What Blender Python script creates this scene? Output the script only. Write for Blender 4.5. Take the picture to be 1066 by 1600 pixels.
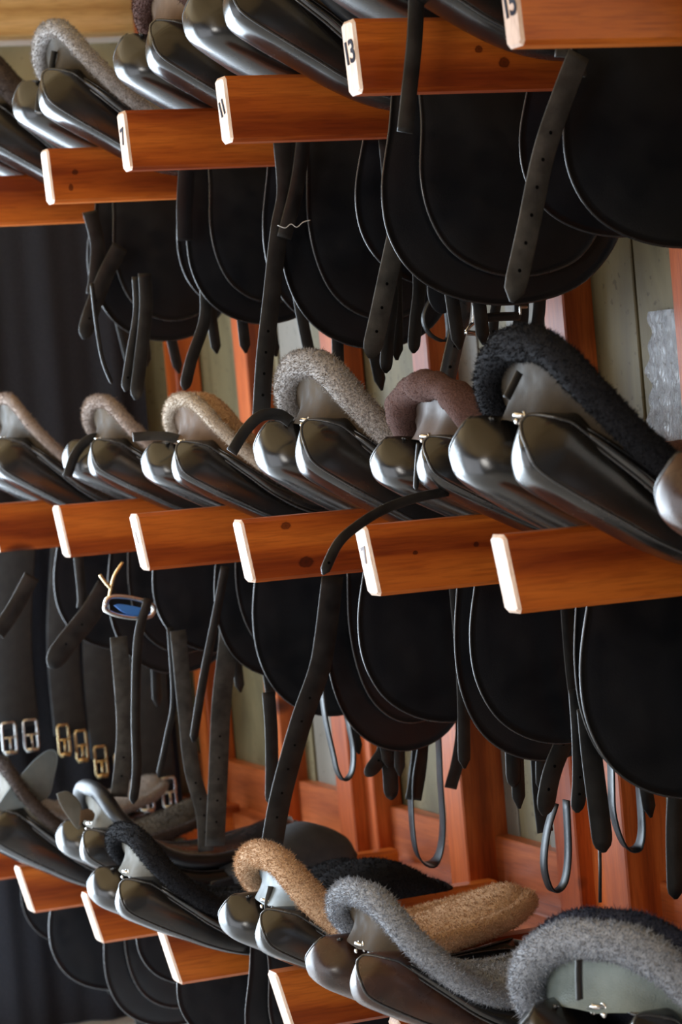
import bpy, math, random
import numpy as np
from mathutils import Vector, Matrix
for o in list(bpy.data.objects): bpy.data.objects.remove(o)
S = bpy.context.scene
COL = S.collection
R = math.radians

# ---------------------------------------------------------------- camera
CAM = np.array([0.0, 0.0, 1.55]); FPX = 4200.0
_th, _ro, _pi = 0.39379734, 0.08909223, -0.04985606
_F = np.array([math.sin(_th)*math.cos(_pi), math.cos(_th)*math.cos(_pi), math.sin(_pi)])
_R = np.array([math.cos(_th), -math.sin(_th), 0.0])
_U = np.cross(_R, _F)
_R2 = math.cos(_ro)*_R - math.sin(_ro)*_U
_U2 = math.sin(_ro)*_R + math.cos(_ro)*_U
def on(px, py, ax, val):
    """point of the place seen at a photo position, on the plane axis=val"""
    r = _F + _R2*(px-533)/FPX - _U2*(py-800)/FPX
    return CAM + r*((val-CAM[ax])/r[ax])
cd = bpy.data.cameras.new('camera'); cam = bpy.data.objects.new('camera', cd); COL.objects.link(cam)
cam.matrix_world = Matrix(((_R2[0], _U2[0], -_F[0], CAM[0]), (_R2[1], _U2[1], -_F[1], CAM[1]),
                           (_R2[2], _U2[2], -_F[2], CAM[2]), (0, 0, 0, 1)))
cd.sensor_fit = 'VERTICAL'; cd.sensor_height = 36; cd.lens = FPX/1600*36
cd.clip_start = .05; cd.clip_end = 60
cd.dof.use_dof = True; cd.dof.focus_distance = 4.2; cd.dof.aperture_fstop = 6.5
S.camera = cam

# ---------------------------------------------------------------- light
w = bpy.data.worlds.new('sky'); S.world = w; w.use_nodes = True
w.node_tree.nodes['Background'].inputs[0].default_value = (.62, .74, 1, 1)
w.node_tree.nodes['Background'].inputs[1].default_value = .35
def area(name, loc, tgt, sx, sy, power, col):
    l = bpy.data.lights.new(name, 'AREA'); l.shape = 'RECTANGLE'; l.size = sx; l.size_y = sy
    l.energy = power; l.color = col
    o = bpy.data.objects.new(name, l); COL.objects.link(o); o.location = loc
    o.rotation_euler = (Vector(tgt)-Vector(loc)).to_track_quat('-Z', 'Y').to_euler()
    return o
area('daylight_end_door', (-.15, 6.66, 1.1), (-.15, 0, 1.1), 3.0, 2.1, 250, (.74, .87, 1))
area('daylight_side_door', (-1.84, 3.9, 1.05), (0, 3.9, 1.05), 3.4, 1.9, 34, (.95, .97, 1))
area('added_fill_window', (-1.84, 1.0, 1.9), (0, 1.4, 1.7), 1.3, .9, 42, (1, .96, .9))  # unseen fill near the camera, added to brighten the arms' side faces
vs = S.view_settings
vs.view_transform = 'Standard'; vs.look = 'None'; vs.gamma = 1; vs.use_curve_mapping = False
vs.exposure = 0.35

# ---------------------------------------------------------------- materials
def nt(name):
    m = bpy.data.materials.new(name); m.use_nodes = True
    t = m.node_tree; return m, t, t.nodes['Principled BSDF']
def N(t, typ, **k):
    n = t.nodes.new(typ)
    for a, b in k.items():
        if a in n.inputs: n.inputs[a].default_value = b
        else: setattr(n, a, b)
    return n
def coords(t, scale=(1, 1, 1), kind='Object'):
    c = N(t, 'ShaderNodeTexCoord'); mp = N(t, 'ShaderNodeMapping')
    mp.inputs['Scale'].default_value = scale
    t.links.new(c.outputs[kind], mp.inputs['Vector']); return mp.outputs['Vector']
def ramp(t, fac, stops):
    r = N(t, 'ShaderNodeValToRGB'); e = r.color_ramp.elements
    while len(e) > 1: e.remove(e[-1])
    e[0].position, e[0].color = stops[0][0], (*stops[0][1], 1)
    for p, c in stops[1:]:
        q = e.new(p); q.color = (*c, 1)
    t.links.new(fac, r.inputs['Fac']); return r.outputs['Color']
def bump(t, b, h, strength, dist=.002):
    n = N(t, 'ShaderNodeBump'); n.inputs['Strength'].default_value = strength; n.inputs['Distance'].default_value = dist
    t.links.new(h, n.inputs['Height']); t.links.new(n.outputs['Normal'], b.inputs['Normal'])
def noise(t, v, scale, detail=4, dist=0):
    n = N(t, 'ShaderNodeTexNoise'); n.inputs['Scale'].default_value = scale
    n.inputs['Detail'].default_value = detail; n.inputs['Distortion'].default_value = dist
    t.links.new(v, n.inputs['Vector']); return n.outputs['Fac']
def leather(name, c0, c1, rough=.3, grain=.12, scale=9, spec=.5):
    m, t, b = nt(name); v = coords(t)
    col = ramp(t, noise(t, v, scale, 5), [(.35, c0), (.7, c1)])
    t.links.new(col, b.inputs['Base Color'])
    rr = ramp(t, noise(t, v, 22, 4), [(.3, (rough*.75,)*3), (.75, (rough*1.35,)*3)])
    t.links.new(rr, b.inputs['Roughness']); b.inputs['Specular IOR Level'].default_value = spec
    bump(t, b, noise(t, v, 420, 3), grain, .001)
    return m
def wood(name, dark, mid, light, rough=.35, grain=(1.6, 26, 26), knots=True):
    m, t, b = nt(name); v = coords(t, grain)
    oi = N(t, 'ShaderNodeObjectInfo'); ad = N(t, 'ShaderNodeVectorMath', operation='ADD')
    sc = N(t, 'ShaderNodeVectorMath', operation='SCALE'); sc.inputs[3].default_value = 40
    t.links.new(oi.outputs['Random'], sc.inputs[0]); t.links.new(v, ad.inputs[0]); t.links.new(sc.outputs[0], ad.inputs[1])
    n1 = noise(t, ad.outputs[0], 1.6, 7, 1.1)
    wv = N(t, 'ShaderNodeTexWave', wave_type='RINGS', rings_direction='Y'); wv.inputs['Scale'].default_value = .16
    wv.inputs['Distortion'].default_value = 9; wv.inputs['Detail'].default_value = 3; wv.inputs['Detail Scale'].default_value = .6
    t.links.new(ad.outputs[0], wv.inputs['Vector'])
    mx = N(t, 'ShaderNodeMix'); mx.inputs['Factor'].default_value = .42
    t.links.new(n1, mx.inputs['A']); t.links.new(wv.outputs['Fac'], mx.inputs['B'])
    col = ramp(t, mx.outputs['Result'], [(.25, dark), (.5, mid), (.8, light)])
    fg = noise(t, coords(t, tuple(g*2.2 for g in grain)), 5, 5, .3)
    fc = ramp(t, fg, [(.35, (.72, .66, .6)), (.55, (1, 1, 1))])
    m0 = N(t, 'ShaderNodeMix', data_type='RGBA', blend_type='MULTIPLY'); m0.inputs['Factor'].default_value = .8
    t.links.new(col, m0.inputs['A']); t.links.new(fc, m0.inputs['B']); col = m0.outputs['Result']
    if knots:
        kv = coords(t, (9, 9, 17)); a2 = N(t, 'ShaderNodeVectorMath', operation='ADD')
        t.links.new(kv, a2.inputs[0]); t.links.new(sc.outputs[0], a2.inputs[1])
        vo = N(t, 'ShaderNodeTexVoronoi'); vo.inputs['Scale'].default_value = .40; vo.inputs['Randomness'].default_value = 1
        t.links.new(a2.outputs[0], vo.inputs['Vector'])
        k = ramp(t, vo.outputs['Distance'], [(.04, (.18, .13, .1)), (.10, (.45, .38, .32)), (.15, (1, 1, 1))])
        mm = N(t, 'ShaderNodeMix', data_type='RGBA', blend_type='MULTIPLY'); mm.inputs['Factor'].default_value = 1
        t.links.new(col, mm.inputs['A']); t.links.new(k, mm.inputs['B']); col = mm.outputs['Result']
    t.links.new(col, b.inputs['Base Color']); b.inputs['Roughness'].default_value = rough
    bump(t, b, mx.outputs['Result'], .15, .001)
    return m
def fuzz(name, c0, c1, tip=None):
    m, t, b = nt(name); v = coords(t)
    col = ramp(t, noise(t, v, 330, 3), [(.25, c0), (.68, c1)])
    t.links.new(col, b.inputs['Base Color']); b.inputs['Roughness'].default_value = .95
    b.inputs['Specular IOR Level'].default_value = .15
    b.inputs['Sheen Weight'].default_value = .4 if c1[0] > .08 else .05; b.inputs['Sheen Roughness'].default_value = .5
    b.inputs['Sheen Tint'].default_value = (*c1, 1)
    bump(t, b, noise(t, v, 260, 4), .6, .003)
    return m
def plain(name, c, rough=.5, metal=0, spec=.5):
    m, t, b = nt(name); b.inputs['Base Color'].default_value = (*c, 1)
    v = coords(t); rr = ramp(t, noise(t, v, 30, 3), [(.3, (rough*.8,)*3), (.7, (min(1, rough*1.25),)*3)])
    t.links.new(rr, b.inputs['Roughness'])
    b.inputs['Metallic'].default_value = metal; b.inputs['Specular IOR Level'].default_value = spec
    return m
M = {}
M['panel'] = leather('black panel leather', (.006, .0055, .0055), (.016, .0135, .0115), .23, .08, 14, .8)
M['panel_brown'] = leather('brown panel leather', (.022, .010, .007), (.075, .034, .022), .27, .08, 14, .6)
M['flap'] = leather('black flap leather', (.006, .0068, .009), (.013, .0145, .018), .40, .25, 8, .4)
M['strap'] = leather('strap leather', (.008, .008, .008), (.022, .021, .020), .42, .2, 30, .45)
M['strap_grey'] = leather('worn strap leather', (.03, .028, .025), (.07, .065, .058), .55, .3, 40, .4)
M['piping'] = plain('glossy leather piping', (.03, .03, .032), .25, 0, .8)
M['taupe'] = leather('taupe leather', (.045, .031, .019), (.105, .073, .044), .75, .35, 11, .1)
M['beige'] = leather('beige leather', (.095, .056, .032), (.17, .105, .062), .7, .25, 9, .12)
M['dark_taupe'] = leather('dark taupe leather', (.030, .022, .014), (.068, .050, .031), .65, .3, 10, .15)
M['pale'] = leather('pale grey leather', (.10, .092, .075), (.17, .155, .13), .7, .3, 12, .12)
M['sage'] = leather('pale sage leather', (.13, .16, .15), (.24, .28, .26), .42, .9, 12, .4)
M['tan_satin'] = leather('tan satin lining', (.06, .038, .027), (.17, .125, .11), .5, .1, 7, .22)
M['grey_leather'] = leather('grey leather underside', (.10, .12, .125), (.17, .19, .19), .5, .3, 14, .4)
M['steel'] = plain('steel', (.75, .74, .72), .22, 1)
M['brass'] = plain('brass', (.75, .58, .32), .28, 1)
M['blue'] = plain('blue rubber', (.05, .2, .6), .4)
M['thread'] = plain('white thread', (.75, .73, .7), .8)
M['hole'] = plain('strap hole', (.001, .001, .001), .9, 0, .1)
M['faded_ink'] = plain('faded ink', (.30, .28, .29), .8, 0, .1)
M['ink'] = plain('black ink', (.02, .02, .03), .8, 0, .1)
M['wood'] = wood('red brown varnished wood', (.23, .034, .0035), (.46, .096, .010), (.64, .165, .020), .34)
M['endgrain'] = wood('pale sawn end', (.48, .30, .20), (.70, .50, .38), (.85, .68, .56), .6, (20, 20, 3), False)
M['stud'] = wood('orange stained wood', (.27, .046, .006), (.44, .088, .012), (.60, .15, .032), .42, (26, 26, 1.6))
M['rail'] = wood('orange rail wood', (.26, .055, .012), (.40, .10, .024), (.56, .17, .055), .42, (26, 1.6, 26))
M['pine'] = wood('pale pine', (.50, .29, .10), (.66, .42, .17), (.78, .54, .26), .5, (1.6, 26, 26))
FZ = {'grey': ((.10, .085, .078), (.40, .37, .35)), 'coolgrey': ((.16, .17, .19), (.36, .38, .42)),
      'tan': ((.34, .20, .11), (.62, .42, .27)), 'taupe': ((.18, .14, .12), (.34, .27, .23)),
      'black': ((.003, .003, .004), (.016, .016, .019)), 'navy': ((.010, .012, .022), (.04, .045, .07)),
      'brown': ((.045, .022, .018), (.10, .052, .042)), 'darkbrown': ((.02, .014, .012), (.07, .052, .045)),
      'beigegrey': ((.30, .24, .18), (.56, .48, .40))}
for k, (a, b_) in FZ.items(): M['f_'+k] = fuzz(k+' fleece', a, b_)

def wall_mat(name, cols, rough=.5, foil=False):
    m, t, b = nt(name)
    v = coords(t, (3, 3, .7)); f = noise(t, v, 2.3, 8, .6)
    col = ramp(t, f, cols)
    sp = ramp(t, noise(t, coords(t), 60, 2), [(.30, (.45, .42, .35)), (.36, (1, 1, 1))])
    mm = N(t, 'ShaderNodeMix', data_type='RGBA', blend_type='MULTIPLY'); mm.inputs['Factor'].default_value = .7
    t.links.new(col, mm.inputs['A']); t.links.new(sp, mm.inputs['B'])
    t.links.new(mm.outputs['Result'], b.inputs['Base Color'])
    b.inputs['Roughness'].default_value = rough
    if foil: b.inputs['Metallic'].default_value = .35
    bump(t, b, noise(t, coords(t, (4, 4, 1)), 60 if foil else 25, 6), .9 if foil else .25, .006 if foil else .003)
    return m
M['wall'] = wall_mat('grey green weathered board', [(.25, (.045, .027, .009)), (.42, (.105, .083, .034)), (.58, (.165, .130, .060)), (.8, (.085, .063, .034))], .6)
M['wallpale'] = wall_mat('pale peeling board', [(.25, (.08, .066, .045)), (.5, (.155, .135, .105)), (.75, (.24, .215, .18))], .5)
M['foil'] = wall_mat('glossy crinkled sheet', [(.3, (.16, .155, .15)), (.6, (.30, .30, .31)), (.8, (.55, .55, .57))], .2, True)
M['plaster'] = wall_mat('green plaster', [(.3, (.28, .25, .14)), (.6, (.40, .36, .22)), (.8, (.33, .30, .19))], .7)
M['concrete'] = wall_mat('concrete', [(.3, (.60, .61, .61)), (.6, (.74, .75, .75)), (.8, (.66, .67, .67))], .35)
M['stone'] = wall_mat('grey rough wall', [(.3, (.10, .10, .105)), (.6, (.17, .17, .18)), (.8, (.13, .13, .14))], .8)
M['cloth'] = fuzz('dark cloth', (.018, .019, .025), (.034, .036, .045))
M['webbing'] = plain('dark webbing', (.018, .019, .022), .7)
M['girth'] = plain('girth cloth', (.03, .032, .036), .8)

# ---------------------------------------------------------------- mesh helpers
class MB:
    def __init__(s): s.v = []; s.f = []; s.mi = []; s.sm = []
    def add(s, v, f, mi=0, smooth=True):
        o = len(s.v); s.v += [tuple(float(c) for c in p) for p in v]
        s.f += [tuple(i+o for i in q) for q in f]; s.mi += [mi]*len(f); s.sm += [smooth]*len(f); return s
    def build(s, name, mats, parent=None, loc=None, rot=None):
        me = bpy.data.meshes.new(name); me.from_pydata(s.v, [], s.f)
        for m in (mats if isinstance(mats, (list, tuple)) else [mats]): me.materials.append(m)
        me.polygons.foreach_set('material_index', s.mi); me.polygons.foreach_set('use_smooth', s.sm)
        me.update()
        o = bpy.data.objects.new(name, me); COL.objects.link(o)
        if parent: o.parent = parent
        if loc is not None: o.location = loc
        if rot is not None: o.rotation_euler = rot
        return o
    def box(s, a, b, mi=0, bev=0.0):
        (x0, y0, z0), (x1, y1, z1) = a, b
        if bev <= 0:
            v = [(x, y, z) for x in (x0, x1) for y in (y0, y1) for z in (z0, z1)]
            return s.add(v, [(0, 1, 3, 2), (4, 6, 7, 5), (0, 4, 5, 1), (2, 3, 7, 6), (0, 2, 6, 4), (1, 5, 7, 3)], mi, False)
        c = bev; v = []; f = []
        # chamfered box from 24 vertices
        idx = {}
        for i, x in enumerate((x0, x1)):
            for j, y in enumerate((y0, y1)):
                for k, z in enumerate((z0, z1)):
                    sx, sy, sz = (1, -1)[i], (1, -1)[j], (1, -1)[k]
                    idx[i, j, k, 0] = len(v); v.append((x, y+sy*c, z+sz*c))
                    idx[i, j, k, 1] = len(v); v.append((x+sx*c, y, z+sz*c))
                    idx[i, j, k, 2] = len(v); v.append((x+sx*c, y+sy*c, z))
        def q(*t): f.append(tuple(idx[e] for e in t))
        for i in (0, 1):
            q((i,0,0,0),(i,1,0,0),(i,1,1,0),(i,0,1,0)); q((0,i,0,1),(1,i,0,1),(1,i,1,1),(0,i,1,1)); q((0,0,i,2),(1,0,i,2),(1,1,i,2),(0,1,i,2))
            for j in (0, 1):
                q((i,j,0,0),(i,j,1,0),(i,j,1,1),(i,j,0,1)); q((i,0,j,0),(i,1,j,0),(i,1,j,2),(i,0,j,2)); q((0,i,j,1),(1,i,j,1),(1,i,j,2),(0,i,j,2))
                for k in (0, 1): q((i,j,k,0),(i,j,k,1),(i,j,k,2))
        return s.add(v, f, mi, False)
def spline(pts, n):
    """Catmull-Rom through the points, n samples"""
    p = np.array(pts, float); m = len(p)
    q = np.vstack([2*p[0]-p[1], p, 2*p[-1]-p[-2]]); out = []
    for s_ in np.linspace(0, m-1, n):
        i = min(int(s_), m-2); t = s_-i; a, b, c, d = q[i], q[i+1], q[i+2], q[i+3]
        out.append(.5*((2*b)+(c-a)*t+(2*a-5*b+4*c-d)*t*t+(3*b-a-3*c+d)*t**3))
    return np.array(out)
def loft(mb, rings, closed=True, cap=True, mi=0, loop=False):
    n = len(rings[0]); v = [p for r in rings for p in r]; f = []
    for i in range(len(rings)-(0 if loop else 1)):
        i2 = (i+1) % len(rings)
        for j in range(n if closed else n-1):
            k = (j+1) % n; f.append((i*n+j, i*n+k, i2*n+k, i2*n+j))
    if cap and closed and not loop:
        f.append(tuple(range(n))[::-1]); f.append(tuple((len(rings)-1)*n+j for j in range(n)))
    return mb.add(v, f, mi)
def frames(P_, up=(0, 0, 1)):
    P_ = np.array(P_, float); T = np.gradient(P_, axis=0); T /= np.linalg.norm(T, axis=1)[:, None]+1e-12
    up = np.array(up, float); A = []
    a = np.cross(up, T[0]); 
    if np.linalg.norm(a) < 1e-3: a = np.cross((1, 0, .1), T[0])
    a /= np.linalg.norm(a)
    for t in T:
        a = a-t*np.dot(a, t); a /= np.linalg.norm(a)+1e-12; A.append(a.copy())
    A = np.array(A); return P_, T, A, np.cross(T, A)
def tube(mb, pts, r, n=8, mi=0, loop=False, cap=True):
    P_, T, A, B = frames(pts)
    if loop:
        T = np.roll(P_, -1, 0)-np.roll(P_, 1, 0); T /= np.linalg.norm(T, axis=1)[:, None]
        B = np.cross(T, A); B /= np.linalg.norm(B, axis=1)[:, None]; A = np.cross(B, T)
    rr = np.broadcast_to(r, (len(P_),))
    rings = [[P_[i]+rr[i]*(math.cos(a)*A[i]+math.sin(a)*B[i]) for a in np.linspace(0, 2*math.pi, n, endpoint=False)] for i in range(len(P_))]
    return loft(mb, rings, True, cap, mi, loop)
def strap(mb, pts, width, nrm=(0, -1, 0), th=.0035, tip=True, n=24, holes=0, mi=0, hole_mi=1, twist=0.0):
    P_ = spline(pts, n); T = np.gradient(P_, axis=0); T /= np.linalg.norm(T, axis=1)[:, None]
    nr = np.array(nrm, float); rings = []; L = np.concatenate([[0], np.cumsum(np.linalg.norm(np.diff(P_, axis=0), axis=1))])
    for i in range(n):
        ang = twist*i/(n-1); t = T[i]
        W = np.cross(t, nr); W /= np.linalg.norm(W)+1e-9; Nn = np.cross(W, t)
        W2 = math.cos(ang)*W+math.sin(ang)*Nn; N2 = np.cross(W2, t)
        h = width/2
        if tip:
            e = (L[-1]-L[i])/(width*.9)
            if e < 1: h *= max(.18, math.sqrt(max(0, 1-(1-e)**2.2)))
        rings.append([P_[i]+h*W2*a+N2*b for a, b in ((-1, -th*.2), (-.92, -th*.5), (.92, -th*.5), (1, -th*.2), (1, th*.2), (.92, th*.5), (-.92, th*.5), (-1, th*.2))])
    loft(mb, rings, True, True, mi)
    for hI in range(holes):
        s_ = L[-1]-width*1.3-hI*width*1.15
        if s_ < L[-1]*.05: break
        c = np.array([np.interp(s_, L, P_[:, k]) for k in range(3)]); i = min(n-1, int(np.searchsorted(L, s_)))
        W = np.cross(T[i], nr); W /= np.linalg.norm(W); Nn = np.cross(W, T[i])
        for sd in (-1, 1):
            q = [c+Nn*sd*(th*.5+.0004)+.0028*(math.cos(a)*W+math.sin(a)*T[i]) for a in np.linspace(0, 2*math.pi, 8, endpoint=False)]
            mb.add(q, [tuple(range(8)) if sd > 0 else tuple(range(8))[::-1]], hole_mi, False)
    return mb
def sheet(mb, outline, th, n, bulge=None, center=None, mi=0):
    """closed outline (u,w) spline -> rounded plate with thickness along y; bulge(u,w)->y"""
    o = spline(list(outline)+[outline[0]], n+1)[:-1]
    c = np.array(center) if center is not None else o.mean(0)
    bl = bulge or (lambda u, w_: 0)
    v = []; f = []; K = 7; radii = [0, .25, .45, .65, .82, .94, 1.0]
    for side in (-1, 1):
        base = len(v)
        for r in radii:
            for p in o:
                q = c+(p-c)*r
                v.append((q[0], bl(q[0], q[1])+side*th/2*(1 if r < .99 else .55), q[1]))
        for i in range(K-1):
            for j in range(n):
                k = (j+1) % n; a = (base+i*n+j, base+i*n+k, base+(i+1)*n+k, base+(i+1)*n+j)
                f.append(a if side > 0 else a[::-1])
    b2 = K*n
    for j in range(n):
        k = (j+1) % n; f.append(((K-1)*n+j, (K-1)*n+k, b2+(K-1)*n+k, b2+(K-1)*n+j))
    mb.add(v, f, mi); return o
def thing(name, label, cat, loc, group=None, rot=(0, 0, 0), scale=1):
    o = bpy.data.objects.new(name, None); COL.objects.link(o); o.location = loc; o.rotation_euler = rot
    o.empty_display_size = .05; o.scale = (scale,)*3; o['label'] = label; o['category'] = cat
    if group: o['group'] = group
    return o
def tag(o, label, cat, group=None):
    o['label'] = label; o['category'] = cat
    if group: o['group'] = group
    return o
def struct(o, label=None):
    o['kind'] = 'structure'
    if label: o['label'] = label
    return o
def tufts(mb, rng, pts, nrm, n, ln, wd, mi=0, curl=.6):
    """short fleece hairs as slim triangles over sampled surface points"""
    idx = rng.integers(0, len(pts), n)
    p = pts[idx]; nn = nrm[idx]+rng.normal(0, curl*.6, (n, 3)); nn /= np.linalg.norm(nn, axis=1)[:, None]
    side = np.cross(nn, rng.normal(0, 1, (n, 3))); side /= np.linalg.norm(side, axis=1)[:, None]
    L = ln*rng.uniform(.5, 1.25, (n, 1)); b0 = p-nrm[idx]*.0015
    droop = rng.normal(0, .35, (n, 3))*L
    a = b0+side*wd/2; b = b0-side*wd/2; m1 = b0+nn*L*.6+side*wd*.35; m2 = b0+nn*L*.6-side*wd*.35; c = b0+nn*L+droop
    v = np.stack([a, b, m2, m1, c], 1).reshape(-1, 3); o = len(mb.v)
    mb.v += [tuple(q) for q in v.tolist()]
    for i in range(n):
        k = o+i*5; mb.f.append((k, k+1, k+2, k+3)); mb.f.append((k+3, k+2, k+4))
    mb.mi += [mi]*(2*n); mb.sm += [False]*(2*n)

def sample_quads(rings, closed, rng, dens, flip=1):
    """random points + normals over a ring grid"""
    G = np.array(rings); n = G.shape[1]; P_ = []; Nn = []
    J = range(n if closed else n-1)
    for i in range(G.shape[0]-1):
        for j in J:
            k = (j+1) % n; a, b, c, d = G[i, j], G[i, k], G[i+1, k], G[i+1, j]
            cr = np.cross(c-a, d-b); A = np.linalg.norm(cr)/2
            if A < 1e-10: continue
            m = rng.poisson(A*dens); 
            if m == 0: continue
            s_ = rng.random((m, 1)); t = rng.random((m, 1))
            P_.append((1-s_)*((1-t)*a+t*b)+s_*((1-t)*d+t*c)); Nn.append(np.repeat((flip*cr/(2*A))[None], m, 0))
    return np.vstack(P_), np.vstack(Nn)
def hn(p, s=1.0, seed=0):
    """cheap smooth noise"""
    x, y, z = p
    return (math.sin(x*37*s+seed)+math.sin(y*41*s+1.7*seed+x*13*s)+math.sin(z*33*s+2.3*seed+y*17*s)+math.sin((x+y+z)*71*s+seed))/4

# ---------------------------------------------------------------- setting
WX = 2.255   # board wall plane; studs stand in front of it to x = 2.20
SX = 2.20
YE = 6.50    # end wall
b = MB().box((-2.2, -1.5, -.1), (2.6, 6.9, 0)); struct(b.build('floor', M['concrete']))
b = MB().box((-2.2, -1.5, 2.85), (2.6, 6.9, 2.95)); struct(b.build('ceiling', M['pine']))
b = MB(); b.box((1.38, YE, 0), (2.6, YE+.12, 2.85)); b.box((-1.65, YE, 2.15), (1.38, YE+.12, 2.85)); b.box((-2.2, YE, 0), (-1.65, YE+.12, 2.85))
struct(b.build('wall_far', M['plaster']))
b = MB().box((-2.2, -1.6, 0), (2.6, -1.5, 2.85)); struct(b.build('wall_near', M['stone']))
b = MB()   # open side: wall with a wide doorway and an opening for the added fill light
b.box((-2.0, -1.5, 0), (-1.88, .4, 2.85)); b.box((-2.0, .4, 0), (-1.88, 1.6, 1.4)); b.box((-2.0, .4, 2.35), (-1.88, 1.6, 2.85))
b.box((-2.0, 1.6, 0), (-1.88, 2.1, 2.85)); b.box((-2.0, 2.1, 2.1), (-1.88, 5.7, 2.85)); b.box((-2.0, 5.7, 0), (-1.88, 6.5, 2.85))
struct(b.build('wall_left', M['stone']))
b = MB().box((2.30, -1.5, 0), (2.42, 6.5, 2.85)); struct(b.build('wall_right', M['concrete']))
# weathered boards between the studs
rng = random.Random(4)
y = 2.3; edges = [2.3]
while y < 6.5:
    y += rng.uniform(.13, .24); edges.append(min(y, 6.5))
cutm = {}
bl = MB()
for i in range(len(edges)-1):
    y0, y1 = edges[i], edges[i+1]; yc = (y0+y1)/2
    off = rng.uniform(0, .014)
    mi = rng.choice([0, 0, 0, 1])
    bl.box((WX+off, y0+.002, .0), (2.30, y1-.002, 2.75), mi, .002)
o = bl.build('trim_1', [M['wall'], M['wallpale']]); struct(o, 'weathered grey green boards lining the wall')
# crinkled glossy sheet on the boards
cx = on(1048, 600, 0, WX)
ys0, ys1 = on(1075, 600, 0, WX-.01)[1], on(1010, 600, 0, WX-.01)[1]
zt, zb = on(1030, 485, 0, WX-.01)[2], on(1030, 690, 0, WX-.01)[2]
g = MB(); rings = []
for i in range(60):
    a = i/59; rings.append([(WX-.006+.003*math.sin(17*a+9*c_)*math.sin(31*c_+5*a), ys0+(ys1-ys0)*c_*(1+.10*math.sin(9*a)*math.sin(23*a+1)+.25*(a-.6)), zt+(zb-zt)*a) for c_ in np.linspace(0, 1, 16)])
loft(g, rings, False, False); o = g.build('trim_2', M['foil']); struct(o, 'glossy crinkled sheet on the boards')
# studs
tn = 3
stud_px = [(1045, 400), (850, 500), (647, 600), (505, 600), (370, 610), (262, 620), (165, 620), (1290, 500)]
STUD = []
for px, py in stud_px:
    ys = on(px, py, 0, SX)[1]; STUD.append(ys)
    b = MB().box((SX, ys-.078, 0), (WX+.01, ys, 2.8), 0, .003)
    o = b.build('trim_%d' % tn, M['stud']); struct(o, 'orange stained wall stud'); tn += 1
# lower studs seen under the middle row
for px, py in [(530, 1280), (697, 1280), (868, 1330), (941, 1330), (1068, 1380)]:
    ys = on(px, py, 0, SX-.03)[1]
    b = MB().box((SX-.03, ys-.085, 0), (WX+.01, ys, 1.02), 0, .003)
    o = b.build('trim_%d' % tn, M['stud']); struct(o, 'orange stained lower stud'); tn += 1
# rails
def rail(z, h, x0, y0=2.3, y1=6.5, mat='rail'):
    global tn
    b = MB().box((x0, y0, z-h), (WX+.012, y1, z), 0, .003); o = b.build('trim_%d' % tn, M[mat]); struct(o, 'horizontal orange wall rail'); tn += 1
rail(on(1050, 692, 0, SX+.01)[2], .10, SX+.012)
rail(on(740, 1296, 0, WX-.02)[2], .30, WX-.022)       # plywood coloured band behind the studs
rail(on(770, 1400, 0, SX-.01)[2], .07, SX-.02)
rail(2.02, .10, SX+.012)
# end-wall beam
zb_ = on(100, 57, 1, YE-.05)[2]
b = MB().box((-1.9, YE-.09, zb_), (2.3, YE, 2.85), 0, .004); o = b.build('trim_%d' % tn, M['pine']); struct(o, 'pale pine beam on the end wall'); tn += 1
b = MB().box((-1.9, YE-.012, zb_-.012), (2.3, YE, zb_), 0); o = b.build('trim_%d' % tn, M['thread']); struct(o, 'white strip under the beam'); tn += 1

# ---------------------------------------------------------------- rack arms
TL = {'T1': (62, 236), 'T2': (181, 177), 'T3': (334, 124), 'T4': (531, 36), 'M1': (80, 790), 'M2': (200, 803), 'M3': (361, 812),
      'M4': (551, 821), 'M5': (763, 835), 'B1': (20, 1352), 'B2': (124, 1393), 'B3': (243, 1450), 'B4': (415, 1515), 'B5': (603, 1588)}
TH, HH = .045, .104
TIPX = 1.515
TIP = {k: on(a, b_, 0, TIPX)-np.array([0, TH/2, 0]) for k, (a, b_) in TL.items()}
TIP['T0'] = np.array([TIPX, 5.50, 2.035]); TIP['M0'] = np.array([TIPX, 5.63, 1.345]); TIP['B0'] = np.array([TIPX, 6.12, .555])
TIP['T5'] = on(813, 70, 0, TIPX+.003)+np.array([0, TH/2, HH]); TIP['M6'] = TIP['M5']+np.array([0, -.46, -.005])
TIP['M6'][0] += .05; TIP['M6'][2] -= .05
TIP['B6'] = TIP['B5']+np.array([0, -.50, -.045])
LEAN = {'T': .05, 'M': .15, 'B': .25}
ROWN = {'T': 'top', 'M': 'middle', 'B': 'bottom'}
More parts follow.
